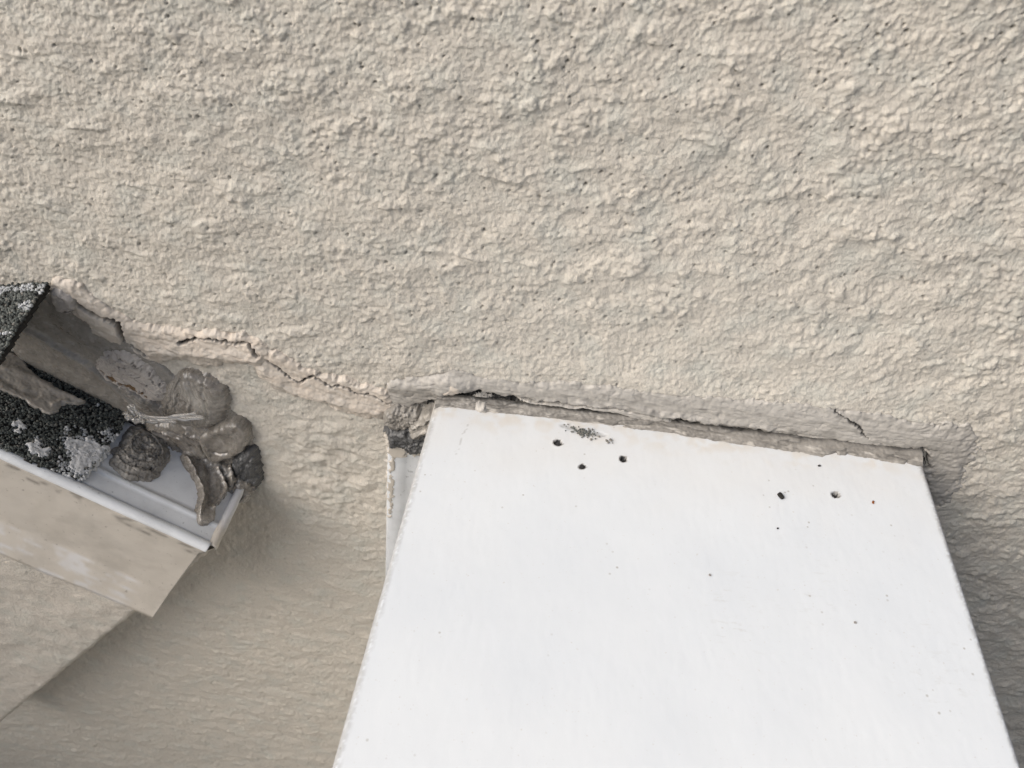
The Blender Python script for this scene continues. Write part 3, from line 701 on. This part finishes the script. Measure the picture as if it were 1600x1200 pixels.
# dark throat behind the face and the board it is nailed to
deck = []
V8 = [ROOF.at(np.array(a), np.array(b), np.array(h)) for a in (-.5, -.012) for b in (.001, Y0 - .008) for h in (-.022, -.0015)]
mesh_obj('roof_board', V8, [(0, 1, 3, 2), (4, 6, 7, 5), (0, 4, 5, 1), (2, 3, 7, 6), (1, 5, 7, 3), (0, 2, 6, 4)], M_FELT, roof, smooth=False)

# shingles
ICO_V, ICO_F = None, None
bm = bmesh.new(); bmesh.ops.create_icosphere(bm, subdivisions=1, radius=1)
ICO_V = np.array([v.co[:] for v in bm.verts]); ICO_F = np.array([[v.index for v in f.verts] for f in bm.faces]); bm.free()
def granules(name, P, nrm_up, size, tone, mat, parent, seed):
    rs = np.random.RandomState(seed); n = len(P)
    sc = size * (.65 + .7 * rs.rand(n, 1)) * (.7 + .6 * rs.rand(n, 3))
    jit = 1 + .35 * (rs.rand(n, 12, 1) - .5)
    V = ICO_V[None] * jit * sc[:, None, :]
    th = rs.rand(n) * 6.28; c, s_ = np.cos(th), np.sin(th)
    X_ = V[..., 0] * c[:, None] - V[..., 2] * s_[:, None]; Z_ = V[..., 0] * s_[:, None] + V[..., 2] * c[:, None]
    V = np.stack([X_, V[..., 1], Z_], -1) + P[:, None, :]
    F = (ICO_F[None] + (np.arange(n) * 12)[:, None, None]).reshape(-1, 3)
    o = mesh_obj(name, V.reshape(-1, 3), F, mat, parent, smooth=False, attrs={'tone': np.repeat(tone, 12)})
    return put(o, kind='stuff')
def shingle(name, pl, outline, th, seed, splat, bend=None):
    """asphalt shingle slab with real thickness, ragged edge and a coat of granules"""
    P = px_poly(pl, outline, 0, 1) if False else pl.pts(outline)
    lo = P.min(0); hi = P.max(0); st = .0012
    a, b = np.meshgrid(np.arange(lo[0] - .004, hi[0] + .004, st), np.arange(lo[1] - .004, hi[1] + .004, st))
    A, Bm = a * 1e3, b * 1e3
    d, ins = segdist(A + .8 * fbm(A / 4, Bm / 4, seed, 3), Bm + .8 * fbm(A / 4, Bm / 4, seed + 1, 3), P * 1e3, True)
    s = np.where(ins, d, -d)
    h = th * 1e3 + .5 * fbm(A / 20, Bm / 20, seed + 2, 3)
    if bend is not None: h = h + bend(A, Bm)
    top = pl.at(a, b, h / 1e3); F = grid_faces(*a.shape, keep=s > 0)
    V, F, at = compact(top.reshape(-1, 3), F, {'s': s})
    o = mesh_obj(name, V, F[:, ::-1], M_FELT, roof, smooth=False)
    md = o.modifiers.new('thickness', 'SOLIDIFY'); md.thickness = .0026; md.offset = -1
    rs = np.random.RandomState(seed); area = (hi - lo)
    n = int(area[0] * area[1] / (.00086 ** 2)); ra = lo[0] + rs.rand(n) * area[0]; rb = lo[1] + rs.rand(n) * area[1]
    RA, RB = ra * 1e3, rb * 1e3
    d, ins = segdist(RA + .8 * fbm(RA / 4, RB / 4, seed, 3), RB + .8 * fbm(RA / 4, RB / 4, seed + 1, 3), P * 1e3, True)
    kp = ins & (d > .3); ra, rb, RA, RB = ra[kp], rb[kp], RA[kp], RB[kp]
    hh_ = th * 1e3 + .5 * fbm(RA / 20, RB / 20, seed + 2, 3) + (bend(RA, RB) if bend is not None else 0)
    tone = .85 * rs.rand(len(ra)) ** 1.2
    wm = np.zeros(len(ra), bool)
    for (px, py, rx, ry, rot) in splat:
        c0 = pl.hit(px, py) * 1e3; dx, dy = RA - c0[0], RB - c0[1]
        x_ = dx * math.cos(rot) + dy * math.sin(rot); y_ = -dx * math.sin(rot) + dy * math.cos(rot)
        wm |= (np.hypot(x_ / rx, y_ / ry) + .9 * fbm(RA / 4, RB / 4, seed + 40, 3)) < 1
    wm &= rs.rand(len(ra)) < .93
    tone = np.where(wm, .9 + .1 * rs.rand(len(ra)), tone)
    granules('granules', pl.at(ra, rb, hh_ / 1e3 + .0001 + .0003 * rs.rand(len(ra))), pl.n, .00064, tone, M_GRAN, o, seed + 5)
    return o
shingle('shingle', ROOF, [(-190, 560), (-40, 530), (40, 520), (140, 570), (218, 636), (128, 757), (60, 735), (0, 708), (-200, 630)], .0036, 701,
        [(128, 708, 11, 7, .5), (110, 742, 6, 6, 0), (62, 704, 4.2, 1.8, .5), (30, 668, 2.2, 1, .3), (150, 640, 1, 1, 0), (118, 602, 1.2, .9, 0), (170, 690, 5, 4, 0)])
rs = np.random.RandomState(5); gc = top_hit(912, 677)
gx = np.concatenate([rs.normal(0, .0028, 90), rs.normal(.011, .0016, 9), rs.normal(-.006, .0016, 12)]); gy = np.concatenate([rs.normal(0, .0013, 90), rs.normal(-.002, .0005, 9), rs.normal(.002, .0006, 12)]) - .12 * gx
gr = granules('grit_smudge', np.stack([gc[0] + gx, gc[1] + gy, np.full(len(gx), TOPZ + .0003) + .0004 * rs.rand(len(gx))], -1), None, .00042, .62 + .27 * rs.rand(len(gx)), M_GRAN, None, 77)
put(gr, 'gritty grey debris smudge on the white capping just below the sealant joint', 'grit')
# upper tab, lifted off the slope and jammed against the wall
u1 = wy(79, 441, -.002); u2 = wy(-70, 446, -.002)
usl = math.atan2(u1[2] - u2[2], u1[0] - u2[0])
UB = np.array([math.cos(usl), 0, math.sin(usl)]); UN = np.array([-math.sin(usl), 0, math.cos(usl)])
LIFT = Plane((u1[0], 0, u1[2]), UB, (0, -1, 0), UN)
shingle('shingle', LIFT, [(-140, 448), (0, 446), (79, 441), (2, 560), (-40, 622), (-230, 640)], .0004, 731,
        [(45, 452, 9, 3, 0), (0, 458, 7, 3, 0), (44, 482, 5, 2.2, .6), (8, 525, 2.5, 1.2, 0), (66, 452, 4, 3, 0)])

for q in range(3):
    a1 = -.155 - .085 * q; pts = [(a1 - .13, .002), (a1, .002), (a1, Y0 - .005), (a1 - .13, Y0 - .005)]
    V = [ROOF.at(np.array(a), np.array(b), np.array(h + .003 * q * 0 + (.0065 - .003 * (a < a1)) )) for h in (0, .003) for a, b in pts]
    sh = mesh_obj('shingle', V, [(0, 1, 2, 3), (7, 6, 5, 4), (0, 4, 5, 1), (1, 5, 6, 2), (2, 6, 7, 3), (3, 7, 4, 0)], M_FELT, roof, smooth=False)
    rs = np.random.RandomState(90 + q); n = 2600; ga = a1 - .088 * rs.rand(n); gb = .003 + rs.rand(n) * (Y0 - .009)
    granules('granules', ROOF.at(ga, gb, .0065 - .003 * (a1 - ga) / .13 + .0032), None, .0009, .85 * rs.rand(n), M_GRAN, sh, 95 + q)

# ------------------------------------------------------------------ sealant heaped round the roof corner
skin = empty('flashing_sealant', 'smooth brown sealant film dragged over the flashing beneath the lifted shingle', 'sealant')
relief('film', WALL, O_SKIN, 2.2, M_SEALF, skin, r=6, res=.5, rough=.25, seed=801, feather=1, ridges=[([(100, 490), (150, 540), (200, 580)], 5, .8), ([(20, 500), (60, 516), (110, 545), (160, 578), (205, 615), (245, 648)], 2.0, 2.6), ([(40, 470), (80, 500), (120, 530)], 3, -1)])
cr1 = crazed(4.0, .5, 1.3, 811)
def bulgefn(A, Bm, s, h, dirt_shade, tone):
    h, dirt_shade, tone = cr1(A, Bm, s, h, dirt_shade, tone)
    for (p, rx, ry) in (((182, 582), 6, 1.9), ((213, 598), 7, 2.4)):
        c = WALL.hit(*p) * 1e3; x = (A - c[0]) * .75 - (Bm - c[1]) * .66; y = (A - c[0]) * .66 + (Bm - c[1]) * .75
        m = 1 - sstep(.7, .85, np.hypot(x / rx, y / ry) + .9 * fbm(A / 2.4, Bm / 2.4, 815, 3))
        tone = np.maximum(tone, .95 * m); h = h - .8 * m
    return h, dirt_shade, tone
relief('crazed_bulge', WALL, [(150, 556), (172, 540), (206, 545), (240, 568), (266, 598), (266, 620), (238, 622), (205, 606), (165, 586)], 4.8, M_SEALL, skin, r=7, res=.28, rough=.45, seed=813, fn=bulgefn, feather=1.2, wob=1.5, streak=(-.75, .6, 14, 1.8))
relief('brown_tongue', WALL, [(176, 598), (196, 594), (225, 610), (258, 628), (270, 648), (250, 654), (215, 634)], 4.6, M_SEALF, skin, r=4, res=.35, seed=821, rough=.4, crease=(.8, 2.4, -.75, 4), feather=1, lite=.4, streak=(-.75, .6, 12, 1.4))

clump = empty('sealant_clump', 'lumpy folded grey sealant heaped where the roof corner meets the wall', 'sealant')
relief('base_smear', WALL, [(232, 644), (256, 608), (282, 584), (324, 586), (352, 606), (364, 640), (388, 664), (398, 700), (406, 744), (392, 762), (350, 756), (300, 730), (250, 700)], 2.8, M_SEALB, clump, r=12, res=.5, rough=.15, seed=829, feather=.3, wob=1.5)
relief('flange_smear', ROOF, [(236, 672), (300, 672), (372, 700), (398, 736), (394, 764), (372, 776), (352, 768), (330, 748), (296, 726), (268, 706)], 1.8, M_SEALB, clump, r=6, res=.35, rough=.25, seed=830, feather=1.4, wob=3)
def shellfn(A, Bm, s, h, dirt_shade, tone):
    c = WALL.hit(284, 562) * 1e3; ang = np.arctan2(Bm - c[1], A - c[0]) + .10 * fbm(A / 7, Bm / 7, 829, 2); rr = np.hypot(A - c[0], Bm - c[1])
    f = fbm(ang * 5, rr / 30, 831, 3); f2 = fbm(ang * 17, rr / 18, 833, 3)
    e = WALL.hit(314, 612) * 1e3; pale = np.exp(-(((A - e[0]) / 7) ** 2 + ((Bm - e[1]) / 9) ** 2))
    e2 = WALL.hit(278, 614) * 1e3; pale = np.maximum(pale, .55 * np.exp(-(((A - e2[0]) / 4) ** 2 + ((Bm - e2[1]) / 8) ** 2)))
    g_ = WALL.hit(343, 628) * 1e3; flat = np.exp(-(((A - g_[0]) / 6) ** 2 + ((Bm - g_[1]) / 9) ** 2))
    h = h + sstep(0, 4, s) * (1 - .8 * flat) * (1.0 * f + .35 * f2)
    return h, np.maximum(dirt_shade, .3 * sstep(.35, .8, -f2) * (1 - flat) * sstep(0, 3, s)), tone, np.clip(.95 * pale * sstep(-.4, .2, f2 + .3 * f) + .15 * flat, 0, 1)
relief('shell_fold', WALL, [(256, 608), (268, 590), (290, 577), (320, 586), (354, 604), (359, 634), (350, 656), (326, 664), (296, 662), (268, 654), (254, 632)], 6.5, M_SEALB, clump, r=10, res=.3, rough=.15, seed=835, fn=shellfn, feather=.3, wob=1.2,
       ridges=[([(320, 590), (340, 598), (355, 610), (357, 636)], .9, .9), ([(286, 586), (274, 612), (264, 637)], .7, -1.1), ([(288, 588), (284, 614), (281, 640)], .6, -.9), ([(294, 588), (306, 608), (302, 628)], .7, .9), ([(322, 592), (330, 620), (326, 650)], .8, -1.0)])
relief('apron', WALL, [(232, 652), (290, 650), (334, 662), (350, 690), (348, 722), (332, 738), (310, 714), (282, 696), (248, 684)], 6.0, M_SEALB, clump, r=7, res=.3, rough=.2, seed=851, feather=.4, wob=1.5, streak=(-.7, .9, 16, 5), lite=.12,
       ridges=[([(250, 664), (281, 681), (299, 700)], .7, -1.6), ([(262, 662), (296, 676), (318, 700)], .8, 1.2), ([(271, 660), (313, 677), (327, 695)], .6, -1.8), ([(290, 696), (300, 692), (310, 700), (306, 712), (297, 712)], .8, 1.8), ([(320, 686), (330, 700), (326, 716)], .7, -1.8), ([(300, 664), (326, 676), (336, 700)], 1.0, 1.2)])
def lobefn(A, Bm, s, h, dirt_shade, tone):
    rim = np.exp(-((s - 1.2) / .8) ** 2)
    h = h + .5 * rim - 1.4 * sstep(2.0, 9, s); return h, dirt_shade, tone, .4 * rim * sstep(-.2, .4, fbm(A / 4, Bm / 4, 847, 2))
relief('lobe', WALL, [(316, 668), (336, 658), (352, 652), (374, 648), (390, 658), (394, 676), (388, 692), (368, 704), (346, 711), (328, 702), (318, 684)], 7.2, M_SEALB, clump, r=3.2, res=.28, rough=.15, seed=841, fn=lobefn, wob=1.0,
       ridges=[([(330, 664), (350, 676), (362, 696)], 2.2, -.8), ([(352, 656), (372, 668), (380, 688)], 1.6, .7), ([(334, 690), (350, 696), (366, 694)], .6, -.9)])
relief('dark_clump', WALL, [(366, 712), (384, 694), (400, 698), (409, 722), (412, 748), (400, 762), (382, 756), (364, 738)], 6.5, M_SEALK, clump, r=6, res=.3, rough=.8, seed=845, feather=.5, wob=1.8, streak=(1.4, 1.3, 9, 1.8))
relief('under_fold', ROOF, [(290, 690), (330, 684), (370, 700), (384, 724), (374, 752), (354, 768), (340, 742), (314, 726)], 5.0, M_SEALB, clump, r=4, res=.3, rough=.3, seed=855, feather=.6, wob=2, streak=(1.2, .8, 12, 3), lite=.15,
       ridges=[([(340, 704), (356, 728), (354, 760)], .8, 1.8), ([(352, 700), (368, 722), (364, 752)], .7, -2.0), ([(366, 704), (378, 724), (370, 748)], .8, 1.4)])
relief('flange_lump', ROOF, [(362, 752), (372, 738), (386, 732), (397, 738), (396, 754), (382, 766), (368, 768)], 3.6, M_SEALB, clump, r=3, res=.28, rough=.5, seed=857, feather=.6, lite=.9, streak=(.5, .5, 6, 2))
# wet clear strands
for q, (pts, rad) in enumerate((([(202, 634), (210, 646), (222, 655), (240, 658), (262, 654), (290, 653), (318, 652)], .0013), ([(206, 630), (216, 642), (230, 650), (252, 655), (276, 658)], .0011), ([(214, 640), (236, 648), (258, 649), (282, 646), (308, 642)], .0008), ([(198, 640), (206, 648), (216, 652), (226, 651)], .0017))):
    R3 = smooth_open([WALL.at(*[np.array(v) for v in WALL.hit(*p, .0105)], np.array(.0105 + .0007 * q)) for p in pts], 8)
    tube('clear_strand', R3, rad * (1 + .35 * np.sin(np.linspace(0, 17, len(R3)) + q) + .15 * np.sin(np.linspace(0, 41, len(R3)))), M_CLEAR, clump, nseg=12, flat=.7)

dol = empty('sealant_dollop', 'round swirled grey sealant dollop on the white metal flange', 'sealant')
dc = ROOF.hit(222, 702) * 1e3; cr2 = crazed(3.2, .35, .5, 861)
def spiralfn(A, Bm, s, h, dirt_shade, tone):
    x, y = A - dc[0], Bm - dc[1]; r0 = np.hypot(x * .92, y); th = np.arctan2(y, x)
    ph = r0 / 3.9 - th / (2 * math.pi) + .35 * fbm(A / 6, Bm / 6, 863, 3); f = ph - np.floor(ph)
    st = sstep(0, .12, f) * (1 - f) ** 1.3
    fine_ = fbm(r0 / .9 + 3 * fbm(A / 5, Bm / 5, 866, 2), th * 1.2, 868, 3)
    h = h + sstep(0, 2.5, s) * (1.15 * st * np.clip(r0 / 5, .3, 1) - 1.3 * np.exp(-(r0 / 2.2) ** 2) + .45 * fine_ + .6 * fbm(A / 2, Bm / 2, 865, 3))
    dirt_shade = np.maximum(dirt_shade, .5 * (1 - sstep(0, .10, f)) * (s > 1))
    h, dirt_shade, tone = cr2(A, Bm, s, h, dirt_shade, tone)
    return h, dirt_shade, tone, .55 * sstep(.15, .5, fbm(A / 4, Bm / 4, 869, 3)) * sstep(.1, .35, f) * sstep(1, 3, s)
relief('swirl', ROOF, [(184, 690), (196, 674), (218, 668), (242, 674), (260, 690), (266, 712), (258, 736), (238, 750), (214, 754), (190, 744), (174, 732), (170, 716)], 3.2, M_SEALD, dol, r=9, res=.28, rough=.5, seed=867, fn=spiralfn, wob=2.4, feather=.5)
dripo = empty('sealant_drip', 'long tongue of grey sealant dripping down over the flange end', 'sealant')
relief('tongue', ROOF, [(296, 708), (318, 696), (334, 708), (343, 738), (354, 764), (350, 780), (337, 792), (335, 810), (324, 822), (309, 818), (304, 800), (307, 772), (302, 750), (286, 728), (282, 712)], 3.2, M_SEALB, dripo, r=2.0, res=.26, rough=.15, seed=871, feather=.3, wob=1.0, lite=.15, streak=(1.25, .3, 18, 2.5),
       ridges=[([(288, 722), (304, 750), (312, 780), (307, 804)], 1.0, 2.4), ([(338, 735), (350, 764), (344, 782), (331, 798)], 1.1, 2.4), ([(318, 712), (326, 745), (326, 785)], 2.2, -1.6)])
for q, (O, t_) in enumerate((([(44, 696), (58, 692), (74, 700), (80, 712), (68, 716), (50, 708)], .9), ([(100, 690), (124, 684), (148, 692), (166, 700), (154, 715), (140, 733), (124, 744), (108, 732), (113, 714)], .55), ([(20, 664), (34, 662), (42, 670), (28, 674)], .8))):
    put(relief('paint_splash', ROOF, O, t_ + .1, M_PSPL, None, r=1.0, res=.3, rough=.5, seed=891 + q, lift=.0040, wob=2.0, feather=2.2),
        ['small white paint splash on the middle of the lower shingle', 'large pale paint smear at the lower shingle corner by the flange', 'tiny white paint spot at the left of the lower shingle'][q], 'paint')
peel = empty('peeled_sealant_skin', 'torn brown sealant skin peeled across the lower shingle', 'sealant')
relief('skin', ROOF, [(-60, 566), (0, 552), (36, 572), (56, 594), (92, 614), (130, 634), (122, 642), (100, 642), (88, 652), (70, 656), (46, 642), (10, 624), (-60, 604)], 5.3, M_SEALS, peel, r=1.6, res=.3, rough=.2, seed=881, feather=.3, wob=1.6,
       ridges=[([(-20, 574), (30, 592), (70, 612), (124, 636)], 2.6, 1.2), ([(0, 600), (30, 618), (56, 626)], 1.6, -.8), ([(78, 640), (92, 634), (104, 640)], 1.0, 1.0)])
rp = [(74, 556), (80, 568), (90, 578), (100, 579), (107, 574), (106, 568)]
R3 = smooth_open([ROOF.at(*[np.array(v) for v in ROOF.hit(*p, .006)], np.array(.006)) for p in rp], 6)
tube('curl', R3, np.linspace(.0012, .0006, len(R3)), M_SEALP, peel)
